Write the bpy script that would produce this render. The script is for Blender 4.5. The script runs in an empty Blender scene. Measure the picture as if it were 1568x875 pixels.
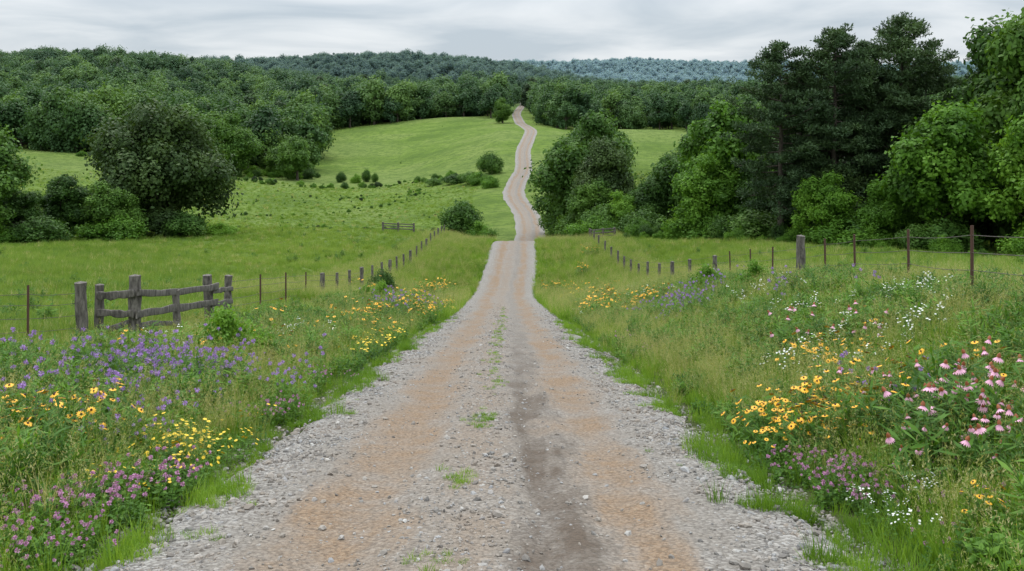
import bpy, math, numpy as np, bmesh
R=np.random.RandomState(7)
sc=bpy.context.scene
# ---------------------------------------------------------------- helpers
def link(o): sc.collection.objects.link(o); return o
def hermite(xs,vals,x):
    xs=np.asarray(xs,float); v=np.asarray(vals,float); x=np.clip(x,xs[0],xs[-1])
    d=np.diff(v)/np.diff(xs); m=np.empty_like(v); m[1:-1]=(d[1:]+d[:-1])/2; m[0]=d[0]; m[-1]=d[-1]
    i=np.clip(np.searchsorted(xs,x)-1,0,len(xs)-2); h=xs[i+1]-xs[i]; s=(x-xs[i])/h
    return (2*s**3-3*s**2+1)*v[i]+(s**3-2*s**2+s)*h*m[i]+(-2*s**3+3*s**2)*v[i+1]+(s**3-s**2)*h*m[i+1]
def sstep(a,b,x):
    s=np.clip((x-a)/(b-a),0,1); return s*s*(3-2*s)
def wob(x,y,s=1.0,k=0):
    x=x/s;y=y/s
    return (np.sin(x*1.3+y*0.7+k)+np.sin(-x*0.6+y*1.7+2.1*k+1)+np.sin(x*2.3+y*2.9+k*3+2)*.6+np.sin(x*3.7-y*3.1+k+4)*.5)/3.1
# ---------------------------------------------------------------- survey of the land (metres, eye = z 0)
RY=[-30,0,10,20,30,45,60,75,85,99,117,128,140,165,195,230,260,293,346,380,420,450,480,530,586,680,760,850,1000,8000]
RZ=[2.0,-1.95,-3.73,-5.5,-7.28,-9.95,-12.6,-15.1,-16.5,-16.6,-16.95,-18.6,-20.9,-23.4,-23.2,-22.6,-22.2,-21.1,-18.2,-15.6,-13.9,-13.2,-12.6,-11.2,-9.6,-7,-5,-4,-4,-4]
RX=[-.15,-.15,-.2,-.3,-.37,-.4,-.5,-.7,-.6,-.1,.3,.7,1.5,3.0,3.0,.5,1.2,3.3,4.0,6.2,7.9,6.6,4.4,3.2,2.6,5.6,8.6,8,8,8]
def roadz(Y): return hermite(RY,RZ,Y)
def roadx(Y): return hermite(RY,RX,Y)
U=(np.array([0,200,400,600,784,950,1150,1350,1568])-784)/1524.
T=[(25,[514,511,509,510,535,500,455,445,440]),
(40,[470,468,466,468,495,455,438,425,420]),
(60,[425,430,440,452,470,450,415,407,408]),
(85,[395,400,405,415,449,420,384,386,394]),
(110,[378,378,380,385,384,374,366,372,378]),
(145,[366,357,352,352,366,354,350,355,360]),
(175,[358,352,355,358,358,345,335,335,335]),
(210,[325,326,330,332,318,315,310,310,310]),
(260,[285,290,297,300,280,280,280,280,280]),
(330,[240,248,266,276,238,250,252,255,250]),
(400,[226,228,243,246,203,222,225,230,230]),
(470,[210,212,222,209,192,201,205,205,205]),
(540,[190,192,205,187,180,194,190,190,190]),
(620,[165,165,180,190,172,184,180,180,180]),
(760,[126,124,150,172,160,165,165,165,160]),
(950,[116,116,145,165,158,160,160,155,150]),
(1250,[125,120,112,106,122,150,152,150,150]),
(1600,[128,125,122,122,140,152,155,150,150]),
(2300,[140,138,135,135,135,138,138,138,135]),
(3200,[112,112,110,112,108,102,111,114,110]),
(4500,[130]*9),(7500,[135]*9)]
rowsY=[-30,-5,10]; rowsZ=[]
for y in rowsY:
    rz=float(roadz(np.array(y))); rowsZ.append([rz+d for d in (.45,.4,.35,.3,.1,.6,1.0,1.1,1.1)])
for y,p in T:
    rowsY.append(y); rowsZ.append([-(q-150)/1524.*y for q in p])
TY=np.array(rowsY,float); TZ=np.array(rowsZ)
def field(u,Y):
    Y=np.clip(Y,TY[0],TY[-1]); u=np.clip(u,U[0],U[-1])
    d=(TZ[1:]-TZ[:-1])/(TY[1:]-TY[:-1])[:,None]
    m=np.empty_like(TZ); m[1:-1]=(d[1:]+d[:-1])/2; m[0]=d[0]; m[-1]=d[-1]
    i=np.clip(np.searchsorted(TY,Y)-1,0,len(TY)-2); h=TY[i+1]-TY[i]; s=(Y-TY[i])/h
    a,b,c,e=2*s**3-3*s**2+1,(s**3-2*s**2+s)*h,-2*s**3+3*s**2,(s**3-s**2)*h
    def col(j):
        j=np.clip(j,0,len(U)-1); return a*TZ[i,j]+b*m[i,j]+c*TZ[i+1,j]+e*m[i+1,j]
    j=np.clip(np.searchsorted(U,u)-1,0,len(U)-2); hu=U[j+1]-U[j]; r=(u-U[j])/hu
    v0,v1,v2,v3=col(j-1),col(j),col(j+1),col(j+2)
    m1=(v2-v0)/2; m2=(v3-v1)/2
    return (2*r**3-3*r**2+1)*v1+(r**3-2*r**2+r)*m1+(-2*r**3+3*r**2)*v2+(r**3-r**2)*m2
def height(X,Y):
    X=np.asarray(X,float);Y=np.asarray(Y,float)
    t=X-roadx(Y); f=field(X/np.maximum(Y,20),Y)
    f=f+wob(X,Y,9,1)*.10*sstep(8,25,np.abs(t))+wob(X,Y,34,2)*np.minimum(1.15,Y*.0042)*sstep(12,45,np.abs(t))
    f=f+wob(X,Y,180,3)*sstep(900,1400,Y)*.006*Y
    w=sstep(2.6,8.5+.02*np.maximum(Y,0),np.abs(t)); w=np.maximum(w,sstep(800,900,Y))
    z=roadz(Y)*(1-w)+f*w
    return z-.012*np.minimum(t*t,9)
# ---------------------------------------------------------------- mesh builder
class MB:
    def __init__(s): s.v=[];s.q=[];s.m=[];s.sh=[];s.n=0
    def add(s,v,q,m=0,sh=.5):
        v=np.asarray(v,float).reshape(-1,3); q=np.asarray(q,int).reshape(-1,4)
        s.v.append(v); s.q.append(q+s.n); s.m.append(np.full(len(q),m)); s.sh.append(np.broadcast_to(np.asarray(sh,float),(len(v),)).copy()); s.n+=len(v)
    def cards(s,C,N,su,sv,m=0,sh=.5,T=None,rng=R):
        C=np.asarray(C,float);n=len(C)
        N=N/np.maximum(np.linalg.norm(N,axis=1,keepdims=True),1e-6)
        if T is None: T=rng.normal(size=(n,3))
        T=T-(T*N).sum(1,keepdims=True)*N; T/=np.maximum(np.linalg.norm(T,axis=1,keepdims=True),1e-6); B=np.cross(N,T)
        su=np.broadcast_to(su,(n,))[:,None]; sv=np.broadcast_to(sv,(n,))[:,None]
        v=np.stack([C-T*su,C-B*sv+T*su*.15,C+T*su,C+B*sv+T*su*.15],1).reshape(-1,3)
        s.add(v,np.arange(4*n).reshape(-1,4),m,np.repeat(np.broadcast_to(sh,(n,)),4))
    def tube(s,P,rad,k=6,m=0,sh=.5,cap=False):
        P=np.asarray(P,float); n=len(P); rad=np.broadcast_to(rad,(n,)); v=[]
        for i in range(n):
            d=P[min(i+1,n-1)]-P[max(i-1,0)]; d=d/max(np.linalg.norm(d),1e-9)
            a=np.cross(d,[0,1,0] if abs(d[1])<.9 else [1,0,0]); a/=np.linalg.norm(a); b=np.cross(d,a)
            an=np.arange(k)*2*math.pi/k
            v.append(P[i]+rad[i]*(np.cos(an)[:,None]*a+np.sin(an)[:,None]*b))
        q=[[i*k+j,i*k+(j+1)%k,(i+1)*k+(j+1)%k,(i+1)*k+j] for i in range(n-1) for j in range(k)]
        v=np.concatenate(v)
        s.add(v,q,m,sh)
        if cap:
            c=P[-1]+(P[-1]-P[-2])/max(np.linalg.norm(P[-1]-P[-2]),1e-9)*rad[-1]*.25
            vv=np.vstack([v[-k:],[c]])
            qq=[[j,(j+1)%k,(j+2)%k,k] for j in range(0,k,2)]
            s.add(vv,qq,m,sh)
    def box(s,p0,p1,w,h,m=0,sh=.5,rng=R):
        p0=np.array(p0,float);p1=np.array(p1,float);d=p1-p0;d/=np.linalg.norm(d)
        a=np.cross(d,[0,0,1]); 
        if np.linalg.norm(a)<.1:a=np.cross(d,[0,1,0])
        a/=np.linalg.norm(a);b=np.cross(a,d); k=9; v=[];sag=rng.normal()*.03
        for i in range(k):
            f=i/(k-1);c=p0+(p1-p0)*f+rng.normal(size=3)*.012+b*sag*4*f*(1-f)
            ww=w*(1+rng.normal()*.1);hh=h*(1+rng.normal()*.12)
            for (x,y) in ((-1,-.8),(-.8,-1),(.8,-1),(1,-.8),(1,.8),(.8,1),(-.8,1),(-1,.8)): v.append(c+a*x*ww/2+b*y*hh/2)
        q=[[i*8+j,i*8+(j+1)%8,(i+1)*8+(j+1)%8,(i+1)*8+j] for i in range(k-1) for j in range(8)]
        for o in (0,(k-1)*8): q+=[[o,o+1,o+2,o+3],[o,o+3,o+4,o+7],[o+4,o+5,o+6,o+7]]
        s.add(v,q,m,sh)
    def mesh(s,name,mats,smooth=False):
        v=np.concatenate(s.v);q=np.concatenate(s.q);me=bpy.data.meshes.new(name)
        me.vertices.add(len(v));me.vertices.foreach_set('co',v.ravel())
        me.loops.add(q.size);me.loops.foreach_set('vertex_index',q.ravel())
        me.polygons.add(len(q));me.polygons.foreach_set('loop_start',np.arange(0,q.size,4))
        me.polygons.foreach_set('material_index',np.concatenate(s.m).astype(int))
        if smooth: me.polygons.foreach_set('use_smooth',np.ones(len(q),bool))
        a=me.attributes.new('shade','FLOAT','POINT');a.data.foreach_set('value',np.concatenate(s.sh))
        for m in mats: me.materials.append(m)
        me.update(calc_edges=True);me.validate();return me
# ---------------------------------------------------------------- material helpers
class NT:
    def __init__(s,name):
        s.mat=bpy.data.materials.new(name);s.mat.use_nodes=True;s.t=s.mat.node_tree;s.t.nodes.clear()
        s.out=s.t.nodes.new('ShaderNodeOutputMaterial')
    def n(s,ty,**kw):
        x=s.t.nodes.new(ty)
        for k,v in kw.items(): setattr(x,k,v)
        return x
    def l(s,a,b): s.t.links.new(a,b)
    def noise(s,vec,scale,detail=4,rough=.6):
        x=s.n('ShaderNodeTexNoise');x.inputs['Scale'].default_value=scale;x.inputs['Detail'].default_value=detail;x.inputs['Roughness'].default_value=rough
        if vec is not None: s.l(vec,x.inputs['Vector'])
        return x.outputs['Fac']
    def ramp(s,f,stops):
        x=s.n('ShaderNodeValToRGB');e=x.color_ramp.elements
        while len(e)<len(stops): e.new(.5)
        for i,(p,c) in enumerate(stops): e[i].position=p;e[i].color=(*c,1)
        s.l(f,x.inputs[0]);return x.outputs[0]
    def mix(s,f,a,b,mode='MIX'):
        x=s.n('ShaderNodeMix',data_type='RGBA',blend_type=mode)
        for v,i in ((f,0),(a,6),(b,7)):
            if hasattr(v,'links'): s.l(v,x.inputs[i])
            elif i==0: x.inputs[0].default_value=v
            else: x.inputs[i].default_value=(*v,1)
        return x.outputs[2]
    def math(s,op,a,b=0,clamp=False):
        x=s.n('ShaderNodeMath',operation=op,use_clamp=clamp)
        for v,i in ((a,0),(b,1)):
            if hasattr(v,'links'): s.l(v,x.inputs[i])
            else: x.inputs[i].default_value=v
        return x.outputs[0]
    def mr(s,v,a,b,c=0,d=1):
        x=s.n('ShaderNodeMapRange');s.l(v,x.inputs[0])
        for i,k in enumerate((a,b,c,d)): x.inputs[i+1].default_value=k
        return x.outputs[0]
def leafmat(name,c0,c1,c2,trans=.35,var=.5,nscale=.3,haze_mix=None):
    m=NT(name);oi=m.n('ShaderNodeObjectInfo');at=m.n('ShaderNodeAttribute',attribute_name='shade')
    g=m.n('ShaderNodeNewGeometry')
    f=m.math('ADD',m.math('MULTIPLY',oi.outputs['Random'],var),m.math('MULTIPLY',at.outputs['Fac'],1-var))
    nz=m.noise(g.outputs['Position'],nscale,2)
    f=m.math('ADD',f,m.mr(nz,.3,.7,-.25,.25),True)
    col=m.ramp(f,[(0,c0),(.5,c1),(1,c2)])
    if haze_mix:
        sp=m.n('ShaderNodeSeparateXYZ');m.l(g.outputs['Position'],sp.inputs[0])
        col=m.mix(m.mr(sp.outputs[1],haze_mix[0],haze_mix[1],0,haze_mix[2]),col,haze_mix[3])  # distance haze blended into the leaf colour along world Y
    d=m.n('ShaderNodeBsdfPrincipled');d.inputs['Roughness'].default_value=.6;d.inputs['Specular IOR Level'].default_value=.22;m.l(col,d.inputs['Base Color'])
    t=m.n('ShaderNodeBsdfTranslucent');hs=m.mix(1,col,(1.25,1.2,.6),'MULTIPLY');m.l(hs,t.inputs[0])
    x=m.n('ShaderNodeMixShader');x.inputs[0].default_value=trans;m.l(d.outputs[0],x.inputs[1]);m.l(t.outputs[0],x.inputs[2]);m.l(x.outputs[0],m.out.inputs[0])
    return m.mat
def woodmat(name,a,b,scale=6):
    m=NT(name);tc=m.n('ShaderNodeTexCoord');mp=m.n('ShaderNodeMapping');mp.inputs['Scale'].default_value=(1,1,.3);m.l(tc.outputs['Object'],mp.inputs[0])
    nz=m.noise(mp.outputs[0],scale*6,6,.7);c=m.ramp(nz,[(.35,a),(.62,b)])
    d=m.n('ShaderNodeBsdfPrincipled');d.inputs['Roughness'].default_value=.9;m.l(c,d.inputs['Base Color'])
    bp=m.n('ShaderNodeBump');bp.inputs['Strength'].default_value=.9;bp.inputs['Distance'].default_value=.03;m.l(nz,bp.inputs['Height']);m.l(bp.outputs[0],d.inputs['Normal'])
    m.l(d.outputs[0],m.out.inputs[0]);return m.mat
def plain(name,c,r=.7,metal=0):
    m=NT(name);g=m.n('ShaderNodeNewGeometry')
    col=m.mix(m.noise(g.outputs['Position'],40,3),tuple(x*.75 for x in c),tuple(min(1,x*1.2) for x in c))
    d=m.n('ShaderNodeBsdfPrincipled');d.inputs['Roughness'].default_value=r;d.inputs['Metallic'].default_value=metal;m.l(col,d.inputs['Base Color']);m.l(d.outputs[0],m.out.inputs[0]);return m.mat
bark=woodmat('bark',(.035,.028,.02),(.10,.08,.06),1)
greywood=woodmat('weathered_wood',(.04,.034,.028),(.185,.165,.14),2)
rust=plain('rusty_steel',(.10,.05,.035),.8,.2)
wirem=plain('wire_steel',(.11,.09,.08),.6,.5)
L_dec=leafmat('leaves_decid',(.022,.058,.011),(.06,.135,.021),(.12,.23,.032),.3)
L_light=leafmat('leaves_light',(.045,.115,.012),(.105,.23,.022),(.19,.35,.036),.35)
L_oak=leafmat('leaves_oak',(.018,.038,.010),(.038,.074,.018),(.07,.12,.027),.25)
L_pine=leafmat('needles',(.024,.05,.02),(.046,.086,.031),(.08,.135,.042),.15)
HAZE_TINT=(400,1150,.66,(.10,.17,.14))  # haze painted into the woods leaves: start, end, strength, tint
L_mid=leafmat('leaves_woods_hazed',(.024,.064,.02),(.062,.132,.034),(.15,.26,.052),.3,.75,.02,HAZE_TINT)
L_ridge_haze=leafmat('leaves_ridge_hazed',(.09,.155,.155),(.12,.195,.19),(.15,.235,.215),.35,.7,.01)  # ridge leaves carry a bluish aerial haze in their colour
L_far_haze=leafmat('leaves_far_hill_hazed',(.23,.34,.43),(.26,.38,.47),(.29,.41,.495),.35,.7,.005)  # paler blue haze painted into the far hill leaf colours
G_grass=leafmat('grass_blades',(.08,.17,.016),(.155,.285,.028),(.26,.395,.05),.42,.6,.35)
G_field=leafmat('pasture_blades',(.105,.19,.026),(.175,.275,.042),(.26,.35,.075),.4,.5,.06)
G_tan=leafmat('seed_grass',(.20,.27,.06),(.33,.34,.12),(.46,.42,.21),.35,.6,.4)
G_herb=leafmat('herb_leaves',(.036,.10,.012),(.085,.195,.022),(.165,.31,.04),.35,.6,.4)
stemm=plain('green_stem',(.09,.17,.03))
# ---------------------------------------------------------------- terrain
ys=np.concatenate([np.arange(-25,3,1.),np.arange(3,40,.16),np.arange(40,150,.5),np.arange(150,850,2.5),np.geomspace(850,7400,110)])
inner=np.arange(-10,10.01,.4)
kk=(np.arange(1,61)/60.)
Wd=30+.85*np.maximum(ys,0)
off=np.concatenate([-(10+Wd[:,None]*(kk[::-1]**1.5)[None]),np.repeat(inner[None],len(ys),0),10+Wd[:,None]*(kk**1.5)[None]],1)
Yg=np.repeat(ys[:,None],off.shape[1],1);Xg=roadx(Yg)+off
Zg=height(Xg,Yg)-.05*(np.abs(off)<2.45)*(Yg<830)-.08*(np.abs(off)<2.0)*(Yg<830)
def gridmesh(name,X,Y,Z,mat,uv=None):
    n,m=X.shape;b=MB();i=np.arange(n*m).reshape(n,m)
    q=np.stack([i[:-1,:-1],i[:-1,1:],i[1:,1:],i[1:,:-1]],-1).reshape(-1,4)
    b.add(np.stack([X,Y,Z],-1).reshape(-1,3),q,0,0 if uv is None else uv.ravel())
    o=bpy.data.objects.new(name,b.mesh(name,[mat],True));return link(o)
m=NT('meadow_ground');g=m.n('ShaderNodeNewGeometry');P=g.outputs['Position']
at=m.n('ShaderNodeAttribute',attribute_name='shade')
n0=m.noise(P,.012,4,.55);n1=m.noise(P,.045,5,.6);n2=m.noise(P,.4,6,.75);n3=m.noise(P,4,4,.7)
base=m.ramp(n1,[(.36,(.095,.165,.022)),(.5,(.15,.235,.036)),(.64,(.195,.265,.062))])
base=m.mix(m.math('MULTIPLY',m.mr(n0,.45,.6),.5),base,(.205,.26,.08))
base=m.mix(m.math('MULTIPLY',m.mr(n2,.45,.6),.8),base,(.07,.13,.022))
base=m.mix(m.math('MULTIPLY',m.mr(n3,.5,.75),.5),base,(.24,.26,.10))
verge=m.mix(m.mr(n3,.35,.65),(.05,.075,.02),(.13,.14,.06))
base=m.mix(at.outputs['Fac'],base,verge)
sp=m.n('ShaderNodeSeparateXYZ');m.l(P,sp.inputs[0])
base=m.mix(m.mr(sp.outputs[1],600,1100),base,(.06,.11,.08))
base=m.mix(m.mr(sp.outputs[1],1600,2400),base,(.15,.225,.26))  # aerial haze painted into the far ground colour
d=m.n('ShaderNodeBsdfPrincipled');d.inputs['Roughness'].default_value=.95;d.inputs['Specular IOR Level'].default_value=.1;m.l(base,d.inputs['Base Color'])
bp=m.n('ShaderNodeBump');bp.inputs['Strength'].default_value=1;bp.inputs['Distance'].default_value=.45
m.l(m.math('ADD',n3,m.math('MULTIPLY',n2,2)),bp.inputs['Height']);m.l(bp.outputs[0],d.inputs['Normal']);m.l(d.outputs[0],m.out.inputs[0])
sh=(1-sstep(5,12,np.abs(off)))*(1-sstep(60,150,Yg))
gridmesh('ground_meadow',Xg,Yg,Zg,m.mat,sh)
# ---------------------------------------------------------------- road
yr=ys[(ys<835)];edge=2.6+.16*wob(yr,yr*0,1.1,2)+.16*wob(yr,yr*0,4,5)+.08*wob(yr,yr*0,.33,5)
edgeR=2.6+.16*wob(yr,yr*0,1.3,7)+.16*wob(yr,yr*0,4.4,3)+.08*wob(yr,yr*0,.37,9)
tt=np.linspace(-1,1,61);To=np.where(tt[None]<0,tt[None]*edge[:,None],tt[None]*edgeR[:,None])
Yr=np.repeat(yr[:,None],61,1);Xr=roadx(Yr)+To
def ruts(t,Y): 
    a=.12*wob(Y,Y*0,3.,2)
    return -.05*np.exp(-((t+1.0-a)/.3)**2)-.05*np.exp(-((t-1.05-a)/.3)**2)-.05*np.exp(-((t-.45-a*.6)/.14)**2)*(1-sstep(14,24,Y))
Zr=height(Xr,Yr)+.055+ruts(To,Yr)+.010*wob(Xr,Yr,.3,1)*(Yr<60)-.05*sstep(.93,1,np.abs(tt))[None]
m=NT('gravel_road_surface');g=m.n('ShaderNodeNewGeometry');P=g.outputs['Position'];at=m.n('ShaderNodeAttribute',attribute_name='shade')
t0=at.outputs['Fac'];mpn=m.n('ShaderNodeMapping');mpn.inputs['Scale'].default_value=(1,.12,1);m.l(P,mpn.inputs[0])
wn=m.mr(m.noise(mpn.outputs[0],1.6,5,.65),.25,.75,-.4,.4)
tw=m.math('ADD',t0,wn)
spr=m.n('ShaderNodeSeparateXYZ');m.l(P,spr.inputs[0])
def band(c,w): 
    return m.mr(m.math('ABSOLUTE',m.math('SUBTRACT',tw,c)),w*.25,w,1,0)
vo=m.n('ShaderNodeTexVoronoi');vo.inputs['Scale'].default_value=30;m.l(P,vo.inputs['Vector'])
vo2=m.n('ShaderNodeTexVoronoi');vo2.inputs['Scale'].default_value=75;m.l(P,vo2.inputs['Vector'])
sepc=m.n('ShaderNodeSeparateColor');m.l(vo.outputs['Color'],sepc.inputs[0])
grav=m.ramp(sepc.outputs[0],[(0,(.14,.132,.122)),(.5,(.265,.25,.23)),(1,(.43,.41,.38))])
nb=m.noise(P,1.2,6,.7);ns=m.noise(P,30,4,.7)
dirt=m.ramp(ns,[(.3,(.15,.098,.06)),(.5,(.255,.175,.112)),(.72,(.34,.26,.18))])
fine=m.ramp(ns,[(.3,(.165,.142,.118)),(.7,(.30,.265,.225))])
c=m.mix(m.mr(nb,.3,.62,.2,.9),grav,fine)
nt=m.mr(m.noise(P,.7,6,.75),.36,.56,.3,1)
tr=m.math('MAXIMUM',m.math('MAXIMUM',band(-1.1,.62),band(1.2,.55)),m.math('MULTIPLY',band(-.2,.55),.45))
c=m.mix(m.math('MULTIPLY',tr,nt),c,dirt)
dk=m.math('MULTIPLY',m.math('MULTIPLY',band(.52,.36),m.mr(spr.outputs[1],11,36,.85,.2)),m.mr(m.noise(P,.8,6,.7),.32,.56,.35,1))
c=m.mix(dk,c,(.095,.066,.045))
c=m.mix(m.math('MULTIPLY',m.mr(m.math('ABSOLUTE',t0),1.75,2.3),.75),c,grav)
c=m.mix(m.math('MULTIPLY',m.mr(vo.outputs['Distance'],.45,.75),.4),c,(.06,.05,.04))
d=m.n('ShaderNodeBsdfPrincipled');d.inputs['Roughness'].default_value=.9;d.inputs['Specular IOR Level'].default_value=.2;m.l(c,d.inputs['Base Color'])
bp=m.n('ShaderNodeBump',invert=True);bp.inputs['Strength'].default_value=.75;bp.inputs['Distance'].default_value=.02
m.l(m.math('ADD',vo.outputs['Distance'],m.math('MULTIPLY',vo2.outputs['Distance'],.5)),bp.inputs['Height']);m.l(bp.outputs[0],d.inputs['Normal']);m.l(d.outputs[0],m.out.inputs[0])
gridmesh('gravel_road',Xr,Yr,Zr,m.mat,To)
def surf(X,Y):
    t=X-roadx(Y);return height(X,Y)+np.where(np.abs(t)<2.5,.055+ruts(t,Y),0)
# ---------------------------------------------------------------- scattering
def coll(name,meshes):
    c=bpy.data.collections.new(name)
    for i,me in enumerate(meshes):
        c.objects.link(bpy.data.objects.new('%s_%02d'%(name,i),me))
    return c
def scatter(name,X,Y,Z,scl,idx,c,tilt=.12,rng=R):
    n=len(X);me=bpy.data.meshes.new(name);me.vertices.add(n);me.vertices.foreach_set('co',np.stack([X,Y,Z],1).astype(np.float32).ravel())
    rot=np.stack([rng.normal(size=n)*tilt,rng.normal(size=n)*tilt,rng.rand(n)*6.283],1)
    a=me.attributes.new('rot','FLOAT_VECTOR','POINT');a.data.foreach_set('vector',rot.astype(np.float32).ravel())
    a=me.attributes.new('scl','FLOAT','POINT');a.data.foreach_set('value',np.broadcast_to(scl,(n,)).astype(np.float32))
    a=me.attributes.new('idx','INT','POINT');a.data.foreach_set('value',np.asarray(idx).astype(np.int32))
    o=link(bpy.data.objects.new(name,me))
    ng=bpy.data.node_groups.new(name,'GeometryNodeTree')
    ng.interface.new_socket('Geometry',in_out='INPUT',socket_type='NodeSocketGeometry');ng.interface.new_socket('Geometry',in_out='OUTPUT',socket_type='NodeSocketGeometry')
    N=ng.nodes.new;gi=N('NodeGroupInput');go=N('NodeGroupOutput');ip=N('GeometryNodeInstanceOnPoints');ci=N('GeometryNodeCollectionInfo')
    ci.inputs['Collection'].default_value=c;ci.inputs['Separate Children'].default_value=True;ci.inputs['Reset Children'].default_value=True
    def na(nm,ty):
        x=N('GeometryNodeInputNamedAttribute');x.data_type=ty;x.inputs['Name'].default_value=nm;return x.outputs['Attribute']
    er=N('FunctionNodeEulerToRotation');Lk=ng.links.new
    Lk(gi.outputs[0],ip.inputs['Points']);Lk(ci.outputs[0],ip.inputs['Instance']);ip.inputs['Pick Instance'].default_value=True
    Lk(na('idx','INT'),ip.inputs['Instance Index']);Lk(na('rot','FLOAT_VECTOR'),er.inputs[0]);Lk(er.outputs[0],ip.inputs['Rotation'])
    Lk(na('scl','FLOAT'),ip.inputs['Scale']);Lk(ip.outputs[0],go.inputs[0])
    md=o.modifiers.new('scatter','NODES');md.node_group=ng;return o
# ---- stones
m=NT('stone');oi=m.n('ShaderNodeObjectInfo');g=m.n('ShaderNodeNewGeometry')
c=m.ramp(oi.outputs['Random'],[(0,(.11,.105,.10)),(.3,(.21,.20,.185)),(.55,(.30,.265,.225)),(.75,(.38,.365,.34)),(.92,(.26,.27,.285)),(1,(.54,.52,.48))])
c=m.mix(m.mr(m.noise(g.outputs['Position'],60,3),.3,.7,0,.5),c,(.2,.17,.14))
c=m.mix(m.mr(m.noise(g.outputs['Position'],.9,3),.45,.65,0,.4),c,(.24,.175,.12))
d=m.n('ShaderNodeBsdfPrincipled');d.inputs['Roughness'].default_value=.85;m.l(c,d.inputs['Base Color']);m.l(d.outputs[0],m.out.inputs[0]);stone=m.mat
sm=[]
for i in range(7):
    bm=bmesh.new();bmesh.ops.create_icosphere(bm,subdivisions=1,radius=1)
    s=np.array([1,R.uniform(.6,.95),R.uniform(.4,.7)])
    for v in bm.verts:
        f=1+R.normal()*.16;v.co=(v.co.x*s[0]*f,v.co.y*s[1]*f,v.co.z*s[2]*f)
    me=bpy.data.meshes.new('stone');bm.to_mesh(me);bm.free();me.materials.append(stone);sm.append(me)
cs=coll('gravel_stones',sm)
n=130000;Y=4+ (80)*R.rand(n)**2.4;t=R.uniform(-2.95,2.95,n);a_=.12*wob(Y,Y*0,3.,2)
dens=.2+.8*sstep(1.5,2.1,np.abs(t))+.40*np.exp(-((t+.15)/.42)**2)-.17*np.exp(-((t-1.1-a_)/.4)**2)-.16*np.exp(-((t+1.05-a_)/.42)**2)-.16*np.exp(-((t-.48)/.22)**2)
dens=dens*(1-.97*sstep(22,72,Y))
k=(R.rand(n)<dens*(.75+.6*wob(t,Y*.25,.4,2)));Y=Y[k];t=t[k];X=roadx(Y)+t
s=np.clip(R.lognormal(math.log(.0112),.52,len(X)),.0045,.042)*(1+.12*(np.abs(t)>1.6))*(1+np.minimum(Y,35)*.012)
scatter('loose_gravel',X,Y,surf(X,Y)+s*.1,s,R.randint(0,7,len(X)),cs,.4)
# ---- grass tufts
def tuft(nb,h,w,spread,mats,seed,lean=.45,seedhead=False,segs=3):
    g=np.random.RandomState(seed);b=MB()
    for i in range(nb):
        a=g.rand()*6.283;r=spread*math.sqrt(g.rand());p=np.array([r*math.cos(a),r*math.sin(a),-.03])
        a2=a+g.normal()*.8;L=h*g.uniform(.45,1.1);ln=lean*g.uniform(.2,1.4);dr=np.array([math.cos(a2),math.sin(a2),0])
        sd=np.array([-math.sin(a2+.5*g.normal()),math.cos(a2),0]);sd/=np.linalg.norm(sd);v=[]
        for k in range(segs+1):
            f=k/segs;c=p+dr*L*ln*f*f+np.array([0,0,L*(f-.25*ln*f*f)]);ww=w*(1-f**1.6)*.5+.0006
            v+=[c-sd*ww,c+sd*ww]
        q=[[2*k,2*k+1,2*k+3,2*k+2] for k in range(segs)]
        b.add(v,q,0,g.rand())
        if seedhead and g.rand()<.45:
            m_=10;C=c+np.stack([g.normal(size=m_)*.012,g.normal(size=m_)*.012,g.uniform(-.02,.13,m_)],1)
            b.cards(C,g.normal(size=(m_,3)),.016,.004,1,g.rand(m_),np.tile([0.,0,1],(m_,1))+g.normal(size=(m_,3))*.35,g)
    return b.mesh('tuft',mats)
tufts=[tuft(44,.42,.010,.16,[G_grass],i) for i in range(3)]+[tuft(36,.62,.010,.17,[G_grass,G_tan],10+i,.5,True) for i in range(2)]+[tuft(34,.7,.007,.15,[G_tan,G_tan],20+i,.4,True) for i in range(2)]+[tuft(40,.16,.012,.15,[G_grass],30,.8)]
ct=coll('grass_tufts',tufts)
def verge(n,y0,y1,t0,t1,p=1.6):
    Y=y0+(y1-y0)*R.rand(n)**p;t=t0+(t1-t0)*R.rand(n)**.85;sd=np.where(R.rand(n)<.5,-1,1);return Y,t,sd
Y,t,sd=verge(38000,3.5,46,2.25,12.5)
k=(t>2.6+.45*wob(Y,sd*3.,.8,3)+.2*wob(Y,sd*5.,.25,1));Y,t,sd=Y[k],t[k],sd[k];X=roadx(Y)+sd*t
idx=R.choice(8,len(X),p=[.23,.23,.23,.13,.11,.02,.02,.03])
tanz=(Y>9)&(((wob(X,Y,2.0,4)>.35)&(R.rand(len(X))<.35))|((t<5)&(t>3.1)&(R.rand(len(X))<np.where(sd>0,.36,.15))));idx[tanz]=R.choice([3,4,5,6],tanz.sum())
nearr=t<3.1+.2*R.normal(size=len(t));idx[nearr]=R.choice([7,7,0,7,1],nearr.sum())
s=R.uniform(.65,1.15,len(X))*np.where(nearr,.65,1)*(.7+.3*sstep(2.8,4.2,t))
s=np.where((sd<0)&(t>7.3)&(Y>15),s*.5,s)
scatter('verge_grass',X,Y,height(X,Y),s,idx,ct)
Y,t,sd=verge(26000,44,150,2.5,13,1.2);X=roadx(Y)+sd*t
idx=R.choice(8,len(X),p=[.22,.2,.2,.15,.13,.06,.04,0])
scatter('verge_grass',X,Y,height(X,Y),R.uniform(.8,1.5,len(X)),idx,ct)
n=4200;Y=4+40*R.rand(n)**1.5;sd=np.where(R.rand(n)<.5,-1,1);t=2.66-np.abs(R.normal(size=n))*.24;X=roadx(Y)+sd*t
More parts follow.
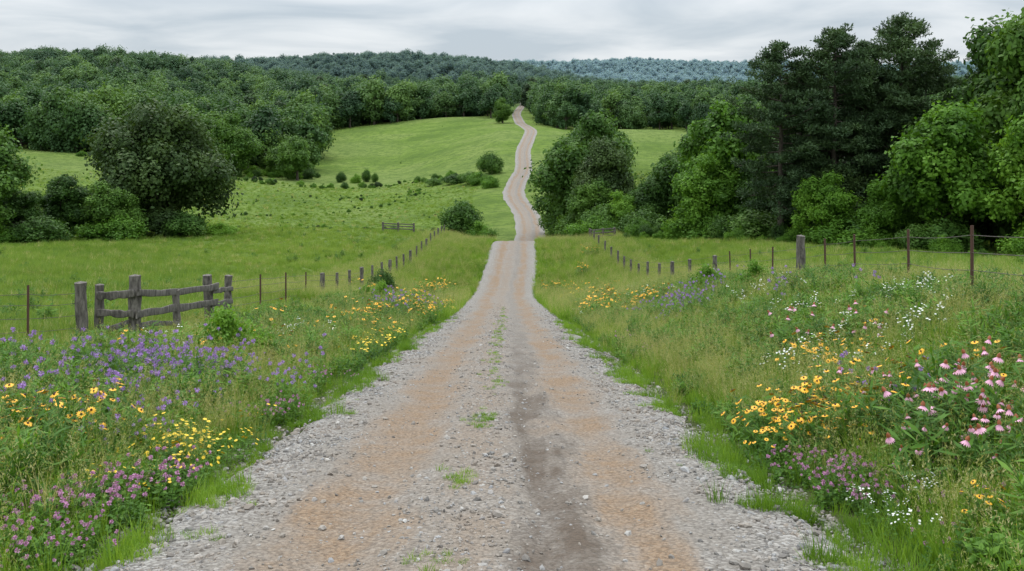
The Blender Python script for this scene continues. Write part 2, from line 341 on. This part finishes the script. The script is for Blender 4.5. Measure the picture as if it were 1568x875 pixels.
k=wob(Y,sd*7.,.9,6)+wob(Y,sd*7.,.35,2)*.6>.12;X,Y=X[k],Y[k]
scatter('road_edge_weeds',X,Y,surf(X,Y),R.uniform(.2,.7,len(X)),R.choice([7,7,7,0],len(X)),ct)
cy=np.array([22.,13.3,12.6,9.2,6.6,27,35,31,40,17,19,24,29,33,38,45,50,56]);cx=np.array([-.05,-.1,-.15,-.32,-.35,-.1,0,-.05,0,.0,-.1,-.1,.05,-.1,-.1,0,-.1,0]);YY=[];XX=[]
for a,b_ in zip(cx,cy):
    q_=R.randint(9,20);XX.append(a+R.normal(size=q_)*.10);YY.append(b_+R.normal(size=q_)*.028*b_)
XX=np.concatenate(XX);YY=np.concatenate(YY);XX+=roadx(YY)*1.0
scatter('road_centre_grass',XX,YY,surf(XX,YY),R.uniform(.15,.5,len(XX)),np.full(len(XX),7),ct)
pt=[tuft(40,.30,.024,.30,[G_field],50+i,.6,False,2) for i in range(3)]+[tuft(40,.5,.02,.28,[G_field,G_tan],60+i,.5,False,2) for i in range(2)]+[tuft(40,.45,.02,.28,[G_tan,G_tan],70,.5,False,2)]
cp=coll('pasture_tufts',pt)
n=85000;Y=18*(300/18.)**(R.rand(n)**.85);u=R.uniform(-.62,.62,n);X=u*Y;k=(np.abs(X-roadx(Y))>9.5);X,Y=X[k],Y[k]
idx=R.choice(6,len(X),p=[.27,.27,.2,.1,.09,.07])
fz=wob(X,Y,6,5);s=R.uniform(.7,1.2,len(X))*(1+.4*fz)*np.where(Y<50,1.0,1.25)
scatter('pasture_grass',X,Y,height(X,Y),s,idx,cp)
# ---- herbs and flowers
def pl(name,c): return plain(name,c,.6)
YEL=pl('petal_yellow',(.85,.42,.010));YEL2=pl('petal_lemon',(.78,.55,.02));BRN=pl('flower_cone',(.05,.022,.012));PUR=pl('petal_lavender',(.42,.23,.58));PINK=pl('petal_pink',(.78,.40,.53));CLO=pl('petal_clover',(.55,.26,.43));WHI=pl('petal_white',(.78,.78,.72));RED=pl('cone_rust',(.28,.08,.02))
def herb(kind,seed,h,ns,spread,leafL=.09,leafW=.016,bushy=14):
    g=np.random.RandomState(seed);b=MB()
    for i in range(ns):
        a=g.rand()*6.283;r=spread*math.sqrt(g.rand());p=np.array([r*math.cos(a),r*math.sin(a),-.03]);L=h*g.uniform(.66,1.08)
        ln=g.uniform(.05,.28);dr=np.array([math.cos(a),math.sin(a),0])
        P=np.array([p+dr*L*ln*f*f+np.array([0,0,L*f]) for f in np.linspace(0,1,5)])
        b.tube(P,[.0035,.003,.003,.0025,.002],3,1,.5)
        nl=bushy;f=g.uniform(.05,.93,nl);C0=p+dr*(L*ln*f*f)[:,None]+np.stack([0*f,0*f,L*f],1)
        th=g.rand(nl)*6.283;el=g.uniform(-.2,.7,nl);D=np.stack([np.cos(th)*np.cos(el),np.sin(th)*np.cos(el),np.sin(el)],1)
        ll=leafL*g.uniform(.5,1.15,nl)*(1.15-.6*f)
        Nn=np.stack([-np.sin(el)*np.cos(th),-np.sin(el)*np.sin(th),np.cos(el)],1)+g.normal(size=(nl,3))*.25
        b.cards(C0+D*ll[:,None]*.95,Nn,ll,leafW*ll/leafL*1.2,0,g.rand(nl),D,g)
        if kind!='none' and g.rand()<.18: continue
        top=P[-1];ax=np.array([dr[0]*.3,dr[1]*.3-.25,1])+g.normal(size=3)*.2;ax/=np.linalg.norm(ax)
        e1=np.cross(ax,[1,0,0]);e1/=np.linalg.norm(e1);e2=np.cross(ax,e1)
        def petals(np_,rl,rw,droop,mi):
            an=np.arange(np_)*6.283/np_+g.rand();D=np.cos(an)[:,None]*e1+np.sin(an)[:,None]*e2
            D2=D*math.cos(droop)-ax*math.sin(droop);b.cards(top+D2*rl,ax*math.cos(droop)+D*math.sin(droop),rl,rw,mi,g.rand(np_),D2,g)
        def ball(nb,rr,su,sv,mi):
            D=g.normal(size=(nb,3));D/=np.linalg.norm(D,axis=1,keepdims=True)
            b.cards(top+D*rr,np.cross(D,g.normal(size=(nb,3))),su,sv,mi,g.rand(nb),D,g)
        def cone(rr,hh,mi): b.tube([top-ax*.004,top+ax*hh*.5,top+ax*hh],[rr,rr*.85,rr*.25],6,mi,.5,True)
        if kind=='susan': petals(12,.023,.0085,g.uniform(.0,.35),2);cone(.012,.015,3)
        elif kind=='coreopsis':
            for j in range(2): top=P[-1]+g.normal(size=3)*[.04,.04,.02];petals(8,.013,.007,.0,2);cone(.005,.005,3)
        elif kind=='cone': petals(13,.032,.009,g.uniform(.6,1.05),2);cone(.018,.03,3)
        elif kind=='berg': ball(40,.023,.018,.0042,2)
        elif kind=='clover': ball(30,.013,.010,.005,2)
        elif kind=='white':
            for j in range(4): top=P[-1]+g.normal(size=3)*[.05,.05,.025];petals(6,.010,.005,.1,2)
    mats={'susan':[G_herb,stemm,YEL,BRN],'coreopsis':[G_herb,stemm,YEL2,YEL],'cone':[G_herb,stemm,PINK,RED],'berg':[G_herb,stemm,PUR],'clover':[G_herb,stemm,CLO],'white':[G_herb,stemm,WHI],'none':[G_herb,stemm]}[kind]
    return b.mesh(kind,mats)
C_={'none':coll('herbs',[herb('none',100+i,.66,9,.16,.10,.02,30) for i in range(2)]+[herb('none',110+i,.38,12,.2,.06,.022,24) for i in range(2)]+[herb('none',115+i,.78,8,.14,.14,.018,34) for i in range(2)]),
'susan':coll('susans',[herb('susan',120+i,.72,8,.24,.1,.018,22) for i in range(3)]),
'coreopsis':coll('coreops',[herb('coreopsis',125+i,.50,8,.24,.07,.012,22) for i in range(3)]),
'cone':coll('cones',[herb('cone',130+i,.92,5,.2,.13,.024,20) for i in range(3)]),
'berg':coll('bergs',[herb('berg',140+i,.88,7,.24,.08,.02,32) for i in range(3)]),
'clover':coll('clovers',[herb('clover',150+i,.38,12,.24,.035,.017,24) for i in range(3)]),
'white':coll('whites',[herb('white',160+i,.76,7,.24,.06,.01,18) for i in range(3)])}
def patch(kind,name,lst,mul=1.0):
    Xs=[];Ys=[];Ss=[]
    for (x,y,rx,ry,n,s) in lst:
        n=int(math.ceil(n*mul));nc=max(2,n//7);cx_=x+R.normal(size=nc)*rx*.6;cy_=y+R.normal(size=nc)*ry*.6;j=R.randint(0,nc,n)
        st=R.rand(n)<.3
        xx=np.where(st,x+R.normal(size=n)*rx*1.05,cx_[j]+R.normal(size=n)*.18*(1+y*.02));yy=np.where(st,y+R.normal(size=n)*ry*1.05,cy_[j]+R.normal(size=n)*.25*(1+y*.03))
        Xs.append(xx);Ys.append(yy);Ss.append(s*R.uniform(.65,1.15,n))
    X=np.concatenate(Xs);Y=np.concatenate(Ys);S=np.concatenate(Ss);t=np.abs(X-roadx(Y));k=t>2.8;X,Y,S=X[k],Y[k],S[k]
    nv=len(C_[kind].objects);scatter(name,X,Y,height(X,Y),S,R.randint(0,nv,len(X)),C_[kind],.1)
patch('berg','bergamot_flowers',[(-6.0,15.2,1.3,1.8,56,1),(-4.7,14.5,.8,1.5,16,.9),(-5.3,12,.8,1,12,.95),(5.6,33,1.6,3,24,1.15),(7.3,36,1.2,4,10,1.1),(-5.2,45,1.2,5,18,1.3),(-4.2,10.5,.5,.6,5,.8),(4.5,12.,.6,.6,5,.9),(6,26,1.5,3,6,1)],1.35)
patch('susan','black_eyed_susan_flowers',[(-5.15,10.3,.45,.7,24,1),(-4.7,8.6,.25,.4,4,.85),(-5.6,20,.7,1.2,12,1),(2.95,10.9,.32,.5,11,.85),(3.5,11.3,.45,.6,17,.95),(4.2,11.8,.6,.8,22,1.0),(5.3,15,1,1.2,12,1),(3.35,7.2,.15,.2,2,.7),(-4.6,32,1.2,3,22,1.3),(-3.6,29,.6,1.5,8,1.1),(-4.4,48,1,6,18,1.4),(5.2,38,1.2,5,14,1.2),(4.8,55,1.4,9,20,1.5),(-5,70,2,12,22,1.7),(5.5,85,2,12,22,1.7),(-3.3,42,.5,3,6,1.2)],1.35)
patch('coreopsis','yellow_coreopsis_flowers',[(-3.35,10,.35,.6,15,.95),(-2.95,9.3,.2,.4,4,.8),(-3.8,10.8,.4,.6,8,.95),(-3.4,26,.6,2.5,14,1.2),(3.8,62,.6,10,12,1.4),(-3.6,60,.8,8,14,1.5)],1.3)
patch('cone','pink_coneflowers',[(4.25,9.2,.35,.6,15,1),(4.7,10.4,.4,.6,9,1.05),(4.3,8.4,.2,.25,3,.9),(5.2,17,.5,1,4,1)],1.25)
patch('clover','red_clover_flowers',[(-3.3,8.2,.35,.4,30,1),(-2.95,7.4,.25,.3,7,.8),(-3.3,6.5,.25,.3,12,.8),(3.05,8.9,.3,.35,20,.85),(2.95,9.6,.2,.3,6,.8),(-3.5,14.5,.4,1,10,.9),(-3.4,18,.5,1,10,.9),(3.3,24,.4,2,10,1),(3.6,8,.3,.4,5,.8)],1.1)
patch('white','white_yarrow_flowers',[(7.3,19.5,.8,1.8,14,.95),(6,16,.5,1,7,.9),(4.6,15,.5,.8,7,.85),(6.6,27,1.2,3,5,1),(3.2,8.1,.2,.25,3,.5),(2.95,7.6,.2,.2,2,.45),(5,45,1,6,6,1.2),(-5.8,24,.8,3,3,1)],1.7)
Y,t,sd=verge(12500,4,60,2.9,10.5,1.5);X=roadx(Y)+sd*t;k=(wob(X,Y,1.6,7)>-.1)&(t>3.2+.4*R.normal(size=len(t)))&((sd>0)|(t<7.6)|(Y<15));X,Y,t=X[k],Y[k],t[k]
idx=np.where(t<3.8,R.choice([2,3],len(X)),R.choice(6,len(X)))
scatter('roadside_herbs',X,Y,height(X,Y),R.uniform(.65,1.1,len(X)),idx,C_['none'],.12)
n=1800;Y=20*(300/20.)**R.rand(n);X=R.uniform(-.6,.6,n)*Y;k=(np.abs(X-roadx(Y))>11)&(wob(X,Y,14,3)>-.1);X,Y=X[k],Y[k]
scatter('pasture_weeds',X,Y,height(X,Y),R.uniform(.6,1.6,len(X)),R.choice([2,3,0],len(X)),C_['none'],.15)
# ---------------------------------------------------------------- trees
def decid(seed,H,W,base,nl,nleaf,ls,mats,lr=.2,trunk=True,flat=.85):
    g=np.random.RandomState(seed);b=MB();cz=(base+H)/2;hz=(H-base)/2
    D=g.normal(size=(nl,3));D/=np.linalg.norm(D,axis=1,keepdims=True);rr=g.uniform(.2,1.0,nl)**.6
    C=D*rr[:,None]*[W/2*(1-lr),W/2*(1-lr),hz*(1-lr*.6)]
    C[:,:2]*=(1-.28*np.clip(C[:,2:3]/hz,-1,1)-.12*np.clip(-C[:,2:3]/hz,0,1));C[:,2]+=cz
    rad=W*lr*g.uniform(.5,1.3,nl)
    w=rad**2;cnt=np.maximum(8,(nleaf*w/w.sum()).astype(int))
    lobe_sh=g.rand(nl)
    for i in range(nl):
        n=cnt[i];d=g.normal(size=(n,3));d/=np.linalg.norm(d,axis=1,keepdims=True)
        bump=1+.28*np.sin(d[:,0]*5+i)*np.sin(d[:,1]*6+2*i)*1.5+.17*g.normal(size=n)
        r=rad[i]*(.5+.5*g.rand(n)**.5)*bump
        p=C[i]+d*r[:,None]*[1,1,flat]
        nn=d+[0,0,.5]+g.normal(size=(n,3))*.55
        s=ls*g.uniform(.6,1.3,n)
        b.cards(p,nn,s*.75,s*.5,1,np.clip(lobe_sh[i]*.6+.4*g.rand(n),0,1),None,g)
    if trunk:
        bend=g.normal(size=2)*.02*H
        P=[(bend[0]*f*f,bend[1]*f*f,H*.8*f-.5*(f==0)) for f in np.linspace(0,1,7)];r0=.022*H
        b.tube(P,[r0*1.35,r0,r0*.85,r0*.7,r0*.5,r0*.35,r0*.12],9,0)
        for i in range(min(nl,26)):
            z0=max(H*.12,C[i][2]*g.uniform(.45,.7));z0=min(z0,H*.7);p0=np.array([bend[0]*(z0/H/.8)**2,bend[1]*(z0/H/.8)**2,z0]);pm=(p0+C[i])/2+[0,0,-.03*H]
            b.tube([p0,pm,C[i]],[r0*.42,r0*.26,r0*.08],5,0)
    return b.mesh('tree_%d'%seed,mats)
def pine(seed,H,W,base,mats,nleaf=34000,ls=.34):
    g=np.random.RandomState(seed);b=MB();r0=.016*H
    P=[(g.normal()*.08,g.normal()*.08,H*.985*f-.4*(f==0)) for f in np.linspace(0,1,10)];b.tube(P,r0*np.linspace(1.2,.1,10),8,0)
    nb=64;cl=[]
    for i in range(nb):
        f=(i+g.rand())/nb;z=base+(H-base)*f;a=i*2.4+g.normal()*.5
        prof=(math.sin(math.pi*min(1,(.16+f*.84))**.9))**.5 if f>.35 else .65+.6*f
        Lb=W/2*prof*g.uniform(.6,1.2)+.5;up=-.1+.5*f+g.normal()*.1
        d=np.array([math.cos(a),math.sin(a),up]);p0=np.array([0,0,z]);tip=p0+d*Lb
        b.tube([p0,p0+d*Lb*.5-[0,0,.05*Lb],tip],[r0*.25,r0*.14,r0*.05],4,0)
        for k in range(int(3+Lb*1.8)):
            s=g.uniform(.3,1.05);sidev=np.array([-d[1],d[0],0])*g.normal()*.24*Lb*s;cl.append((p0+d*Lb*s+sidev+[0,0,g.normal()*.18+.1],g.uniform(.5,.95),g.rand()))
    for f in np.linspace(.84,1.0,9): cl.append((np.array([g.normal()*.45,g.normal()*.45,H*f]),.7,g.rand()))
    n=int(nleaf/len(cl))
    for c,r,sh_ in cl:
        d=g.normal(size=(n,3));d/=np.linalg.norm(d,axis=1,keepdims=True);p=c+d*r*(g.rand(n)**.4)[:,None]*[1,1,.6]
        s=ls*g.uniform(.7,1.2,n);b.cards(p,g.normal(size=(n,3)),s*.6,s*.18,1,np.clip(sh_*.6+.4*g.rand(n),0,1),d+[0,0,.6]+g.normal(size=(n,3))*.3,g)
    return b.mesh('pine_%d'%seed,mats)
oakM=decid(1,18,19.5,1.0,64,46000,.36,[bark,L_oak],.135)
dM=[decid(2,16,13,1.0,44,30000,.34,[bark,L_dec],.15),decid(3,16,11,.6,40,28000,.34,[bark,L_dec],.17),decid(4,16,14,.8,50,30000,.34,[bark,L_dec],.14)]
lM=[decid(5,16,11,.5,42,30000,.32,[bark,L_light],.16),decid(6,16,12,.5,48,30000,.32,[bark,L_light],.14)]
kM=[decid(7,16,13,.4,44,28000,.34,[bark,L_oak],.16)]
bM=[decid(8,5,7,-.3,26,9000,.22,[bark,L_dec],.2,False),decid(9,5,8,-.3,30,9000,.22,[bark,L_light],.18,False),decid(14,5,6,-.3,22,9000,.22,[bark,L_oak],.2,False)]
pM=[pine(11,21,9.2,4,[bark,L_pine]),pine(12,21,8.2,5,[bark,L_pine]),pine(13,21,9.6,3,[bark,L_pine])]
def tree(name,me,x,y,H,H0,wide=1,rz=None):
    o=link(bpy.data.objects.new(name,me));s=H/H0;o.location=(x,y,float(height(np.array(x),np.array(y)))-.1);o.scale=(s*wide,s*wide,s);o.rotation_euler[2]=R.rand()*6.28 if rz is None else rz;return o
tree('oak_tree',oakM,-48.4,137,18.4,18,.97,.4)
for a in [(0,-63,118,13.8,1.1),(1,-57.5,127,8.8,1.2),(2,-51.5,126,7.2,1.3),(0,-60,122,6.5,1.3),(2,-91,325,20,1.1),(1,-69,320,15,1.2),(0,-76,335,12,1.4),(2,-104,335,17,1.2),(2,-4.5,490,12,1.1),
 (2,11.9,155,18.5,1.0),(0,9.5,166,15,.95),(1,11.6,143,8.5,1.1),(0,18.5,138,7,1.3),(2,24.2,137,13.2,1.0),(0,20.5,150,7,1.1),(1,30,117,9,1.3),(2,50,103,22.5,.85),(0,49.5,93,23,.8),(1,56,96,22,1)]:
    tree('deciduous_tree',dM[a[0]],a[1],a[2],a[3],16,a[4])
for a in [(0,26.6,124,18,1),(1,23.4,118,10.3,1.1),(0,40.2,92,14.8,1.05),(1,31.5,100,7.5,1.1),(1,46,84,13.5,1.0),(0,36,96,7,1.2),(1,15,137,6,1.2)]:
    tree('light_green_tree',lM[a[0]],a[1],a[2],a[3],16,a[4])
for a in [(14.0,147,13.4,.9),(34,104,8,1.2),(43,103,13,1)]: tree('dark_leaved_tree',kM[0],a[0],a[1],a[2],16,a[3])
for a in [(0,28.6,106,20.8),(1,34.4,106,22.6),(2,31.6,109,18.5),(0,38.4,108,21.5),(1,42.0,107,24.2),(2,45.8,110,21),(2,37,113,20),(1,54,108,23)]:
    tree('pine_tree',pM[a[0]],a[1],a[2],a[3],21)
for a in [(0,-7.6,150,5,1),(1,-4.6,147,3.2,1),(0,-10,208,2.5,1.2),(1,-8,262,3.2,1.4),(0,-6.2,285,6,1),(0,-11,268,3.2,1.6),(0,-16,275,2.5,2),(0,-22,280,2,2),(1,-5.5,250,3,1),(0,-66,118,4.5,1.5),(0,-56,118,3,1.8),(1,-50,124,3.2,1.6),(0,-43,131,3.2,1.5),(1,-60,116,2.5,1.6),(2,-46,132,4,1.5),(0,-52,130,4.5,1.5),(1,-39,134,1.8,1.5),
  (0,-55,320,3.3,.8),(1,-50,318,3,.8),(0,-47,322,4,.6),(0,-44,320,3,.6),(0,13,138,4,1.3),(1,10,128,3,1.3),(0,17,130,3.2,1.5),(1,22,117,3.5,1.5),(0,27,110,3.2,1.7),(1,33,97,3.2,1.7),(0,39,89,3,1.6),(1,44,82,3,1.5),(0,36,99,4,1.6),(0,48,84,4,1.5),(1,7.6,38,1.3,.8),(1,-5.4,19.3,1.35,.7),(1,-6.5,50,1.5,.7),(1,-7,47,1.2,.8),(0,-8,62,1.7,.8),(1,7.8,31.5,1.2,.8),(0,9,145,4,1.2),(0,8.4,172,5,1.1)]:
    tree('bush',bM[a[0]],a[1],a[2],a[3],5,a[4])
cb_=coll('hedge_bushes',bM)
def hedge(pts,n,w,s0,s1):
    pts=np.array(pts,float);f=R.rand(n)*(len(pts)-1);i=np.minimum(f.astype(int),len(pts)-2);r=(f-i)[:,None];p=pts[i]*(1-r)+pts[i+1]*r+R.normal(size=(n,2))*w
    return p[:,0],p[:,1],s0+(s1-s0)*R.rand(n)**3
A=[hedge([(-92,300),(-60,292),(-30,300),(-12,290)],120,2.5,.08,.38),hedge([(-95,172),(-60,163),(-30,158),(-12,150)],150,3,.05,.2),hedge([(-64,215),(-40,225),(-22,250),(-26,275)],70,2.,.05,.16),hedge([(-70,240),(-45,255),(-20,262)],60,3,.05,.18),hedge([(13,128),(26,108),(38,88),(46,78)],60,2,.15,.5),hedge([(-150,345),(-100,335),(-62,330)],60,4,.3,.7)]
n=300;Y=160*(500/160.)**R.rand(n);X=-(.04+.5*R.rand(n))*Y;k=(X<-12)&(wob(X,Y,25,8)>0);A.append((X[k],Y[k],.05+.10*R.rand(k.sum())**2))
X=np.concatenate([a[0] for a in A]);Y=np.concatenate([a[1] for a in A]);S=np.concatenate([a[2] for a in A])
scatter('hedgerow',X,Y,height(X,Y),S,R.choice(3,len(X),p=[.35,.55,.10]),cb_,.05)
# ---- woods (instanced masses)
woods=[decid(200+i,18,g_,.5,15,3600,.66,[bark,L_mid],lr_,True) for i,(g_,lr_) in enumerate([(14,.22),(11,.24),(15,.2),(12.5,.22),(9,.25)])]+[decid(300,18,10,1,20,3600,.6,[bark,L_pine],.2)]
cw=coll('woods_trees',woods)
def inpoly(x,y,p):
    c=np.zeros(len(x),bool);j=len(p)-1
    for i in range(len(p)):
        xi,yi=p[i];xj,yj=p[j];c^=((yi>y)!=(yj>y))&(x<(xj-xi)*(y-yi)/(yj-yi+1e-9)+xi);j=i
    return c
glade=[(16,150),(28,158),(60,330),(82,485),(56,490),(36,330)]
def wood(name,poly,sp,c,s0,s1,wts,keep=7.5):
    p=np.array(poly);x0,y0=p.min(0);x1,y1=p.max(0);nx=int((x1-x0)/sp)+1;ny=int((y1-y0)/sp)+1
    X,Y=np.meshgrid(x0+np.arange(nx)*sp,y0+np.arange(ny)*sp);X=X.ravel()+R.uniform(-.48,.48,X.size)*sp;Y=Y.ravel()+R.uniform(-.48,.48,Y.size)*sp
    k=inpoly(X,Y,poly)&(np.abs(X-roadx(Y))>keep)&(np.abs(X)<.68*Y+30)&~inpoly(X,Y,glade);X,Y=X[k],Y[k]
    S=R.uniform(s0,s1,len(X))*(1+.2*wob(X,Y,25,4))
    scatter(name,X,Y,height(X,Y)-.8,S,R.choice(len(wts),len(X),p=wts),c,.03)
W1=[.22,.2,.2,.18,.14,.06]
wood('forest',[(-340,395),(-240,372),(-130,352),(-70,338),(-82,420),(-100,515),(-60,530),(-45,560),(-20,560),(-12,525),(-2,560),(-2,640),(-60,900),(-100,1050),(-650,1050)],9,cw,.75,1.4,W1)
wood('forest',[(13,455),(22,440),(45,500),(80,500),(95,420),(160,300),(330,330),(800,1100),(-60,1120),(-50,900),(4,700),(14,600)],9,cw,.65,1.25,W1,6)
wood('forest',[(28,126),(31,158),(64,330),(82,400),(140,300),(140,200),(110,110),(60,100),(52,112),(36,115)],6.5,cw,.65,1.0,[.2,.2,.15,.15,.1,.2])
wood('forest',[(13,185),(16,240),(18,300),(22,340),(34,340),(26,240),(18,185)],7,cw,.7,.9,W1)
def recol(meshes,mat):
    r=[]
    for me in meshes: q=me.copy();q.materials[1]=mat;r.append(q)
    return r
cr=coll('ridge_trees',recol(woods[:5],L_ridge_haze));cf=coll('far_trees',recol(woods[:5],L_far_haze))
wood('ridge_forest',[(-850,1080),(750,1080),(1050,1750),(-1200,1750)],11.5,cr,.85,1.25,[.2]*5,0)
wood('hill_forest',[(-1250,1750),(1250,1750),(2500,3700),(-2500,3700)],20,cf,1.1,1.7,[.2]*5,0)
# ---------------------------------------------------------------- fences
def gz(x,y): return float(height(np.array(float(x)),np.array(float(y))))
def wpost(b,x,y,h,w,lean=.02):
    z=gz(x,y);tx,ty=R.normal()*lean,R.normal()*lean
    P=[(x+tx*f*h+R.normal()*.006,y+ty*f*h,z-.2+(h+.2)*f) for f in np.linspace(0,1,8)];b.tube(P,[w*.54*(1+R.normal()*.07) for _ in P],8,0,.5,True)
def wires(b,pts,hs,r,m=1):
    for i in range(len(pts)-1):
        (x0,y0),(x1,y1)=pts[i],pts[i+1];z0,z1=gz(x0,y0),gz(x1,y1)
        for h in hs:
            sg=R.uniform(.01,.05);P=[(x0+(x1-x0)*f,y0+(y1-y0)*f,z0+(z1-z0)*f+h-sg*4*f*(1-f)) for f in np.linspace(0,1,7)]
            b.tube(P,r,4,m)
            L=math.dist(P[0],P[-1])
            if y0<30:
                for k in range(int(L/.16)):
                    f=(k+.5)/int(L/.16);c=np.array([x0+(x1-x0)*f,y0+(y1-y0)*f,z0+(z1-z0)*f+h-sg*4*f*(1-f)]);d=R.normal(size=3)*.012;b.tube([c-d,c+d],.0018,3,m)
b=MB();A=[(-10.35,24,1.42,.28),(-10.2,24.6,1.35,.2),(-9.25,24.4,1.55,.28),(-9.0,26.8,1.15,.2),(-9.1,30,1.5,.26),(-9.45,33,1.4,.24)]
for x,y,h,w in A: wpost(b,x,y,h,w,.03)
def rail(p,q,h0,h1,w=.05,hh=.15):
    (x0,y0),(x1,y1)=p,q;b.box((x0,y0,gz(x0,y0)+h0),(x1,y1,gz(x1,y1)+h1),w,hh,0)
rail((-10.2,24.45),(-9.2,24.25),1.08,1.13,.06,.18);rail((-10.2,24.45),(-9.2,24.25),.66,.64,.06,.17);rail((-10.15,24.4),(-9.3,24.3),.2,.45,.05,.12)
rail((-9.1,24.2),(-8.93,30.2),1.15,1.14,.06,.18);rail((-9.1,24.2),(-8.93,30.2),.62,.68,.06,.18);rail((-9.08,24.3),(-8.9,26.9),.35,.2,.05,.12);rail((-8.95,29.8),(-9.3,33.1),1.0,.95,.05,.15);rail((-8.95,29.8),(-9.3,33.1),.55,.55,.05,.15)
link(bpy.data.objects.new('wooden_rail_fence',b.mesh('wooden_rail_fence',[greywood],True)))
b=MB();pts=[(-17.5,20.5),(-13.8,21.3),(-10.8,22.2),(-10.35,24)]
for x,y in pts[:-1]: 
    z=gz(x,y);b.tube([(x,y,z-.2),(x+.01,y,z+1.4)],.028,5,2)
wires(b,pts,(.35,.65,.95,1.2),.0055)
ly=[33,37.5,42,46.5,51,55.5,60,65,70,75,80,85,90,96,102,108,114,120,126,132,138,144];lp=[(float(-9.45-.35*sstep(33,60,np.array(y))),y) for y in ly]
for i,(x,y) in enumerate(lp[1:]):
    if i<3 : z=gz(x,y);b.tube([(x,y,z-.2),(x,y,z+1.35)],.035,5,2)
    else: wpost(b,x,y,1.4+R.normal()*.08,.16 if i%3 else .24,.03)
wires(b,lp,(.35,.65,.95,1.2),.007)
link(bpy.data.objects.new('wire_fence',b.mesh('wire_fence',[greywood,wirem,rust])))
b=MB();rp=[(7.6,8),(8.0,13),(8.4,18.2),(9.55,24),(9.7,28.2),(9.9,31.5),(10.15,35),(10.2,39),(10.3,43),(10.4,47.5),(10.6,52),(10.2,57),(9.95,62),(9.9,67),(9.8,72),(9.8,77),(9.8,82),(9.8,87),(9.8,92),(9.7,97),(9.6,103),(9.5,109),(9.5,115),(9.5,121)]
wood_i={6,10,12}
for i,(x,y) in enumerate(rp):
    z=gz(x,y)
    if i in wood_i: wpost(b,x,y,1.85 if i==6 else 1.45,.3 if i==6 else .24,.015)
    elif i<10: b.tube([(x,y,z-.2),(x+.01,y,z+.8),(x+R.normal()*.02,y,z+1.6)],.033,4,2,.5,True)
    else: wpost(b,x,y,1.4+R.normal()*.08,.18,.03)
wires(b,rp,(.45,.78,1.1,1.42),.006)
link(bpy.data.objects.new('barbed_wire_fence',b.mesh('barbed_wire_fence',[greywood,wirem,rust])))
for (xa,ya,xb,yb) in ((-18,139,-13.8,140),(9.6,121,12.6,121.5)):
    b=MB()
    for x,y in ((xa,ya),(xb,yb),((xa+xb)/2,(ya+yb)/2)): wpost(b,x,y,1.4,.26)
    for h in (.5,.9,1.25): b.box((xa,ya-.12,gz(xa,ya)+h),(xb,yb-.12,gz(xb,yb)+h),.06,.14)
    link(bpy.data.objects.new('field_gate',b.mesh('field_gate',[greywood])))
# ---------------------------------------------------------------- sky, sun, camera
w=bpy.data.worlds.new('World');sc.world=w;w.use_nodes=True;t=w.node_tree;t.nodes.clear()
def N(ty): return t.nodes.new(ty)
L=t.links.new
out=N('ShaderNodeOutputWorld');bg=N('ShaderNodeBackground');bg.inputs[1].default_value=.1;L(bg.outputs[0],out.inputs[0])
sky=N('ShaderNodeTexSky');sky.sky_type='NISHITA';sky.sun_disc=False;sky.sun_elevation=math.radians(56);sky.sun_rotation=math.radians(-21)
tc=N('ShaderNodeTexCoord');sx=N('ShaderNodeSeparateXYZ');L(tc.outputs['Generated'],sx.inputs[0])
def mt(op,a,b):
    x=N('ShaderNodeMath');x.operation=op
    for v,i in ((a,0),(b,1)):
        if hasattr(v,'links'):L(v,x.inputs[i])
        else:x.inputs[i].default_value=v
    return x.outputs[0]
zz=mt('ADD',mt('MAXIMUM',sx.outputs[2],0),.13);cx_=mt('DIVIDE',sx.outputs[0],zz);cy_=mt('DIVIDE',sx.outputs[1],zz)
cb=N('ShaderNodeCombineXYZ');L(mt('MULTIPLY',cx_,.9),cb.inputs[0]);L(mt('MULTIPLY',cy_,1.0),cb.inputs[1])
nz=N('ShaderNodeTexNoise');nz.inputs['Scale'].default_value=1.0;nz.inputs['Detail'].default_value=5;nz.inputs['Roughness'].default_value=.5;nz.inputs['Distortion'].default_value=.5;L(cb.outputs[0],nz.inputs[0])
rp_=N('ShaderNodeValToRGB');e=rp_.color_ramp.elements;e[0].position=.36;e[0].color=(.53,.61,.69,1);e[1].position=.62;e[1].color=(.85,.89,.93,1);L(nz.outputs[0],rp_.inputs[0])
gain=mt('MULTIPLY',mt('ADD',mt('MULTIPLY',mt('MAXIMUM',mt('SUBTRACT',sx.outputs[2],.08),0),2.6),1.0),10)
vm=N('ShaderNodeVectorMath');vm.operation='SCALE';L(rp_.outputs[0],vm.inputs[0]);L(gain,vm.inputs['Scale'])
mx=N('ShaderNodeMix');mx.data_type='RGBA';mx.inputs[0].default_value=.9;L(sky.outputs[0],mx.inputs[6]);L(vm.outputs[0],mx.inputs[7]);L(mx.outputs[2],bg.inputs[0])
sl=bpy.data.lights.new('sun','SUN');sl.energy=1.5;sl.angle=math.radians(12);sl.color=(1,.93,.83);so=link(bpy.data.objects.new('sun',sl));so.rotation_euler=(math.radians(-32),math.radians(-12),math.radians(0))
cam=bpy.data.cameras.new('camera');cam.lens=35;cam.sensor_width=36;cam.shift_y=-.1834;cam.clip_start=.1;cam.clip_end=12000
co=link(bpy.data.objects.new('camera',cam));co.location=(0,0,0);co.rotation_euler=(math.radians(90),0,0);sc.camera=co
sc.view_settings.view_transform='Standard';sc.view_settings.look='None';sc.view_settings.exposure=0
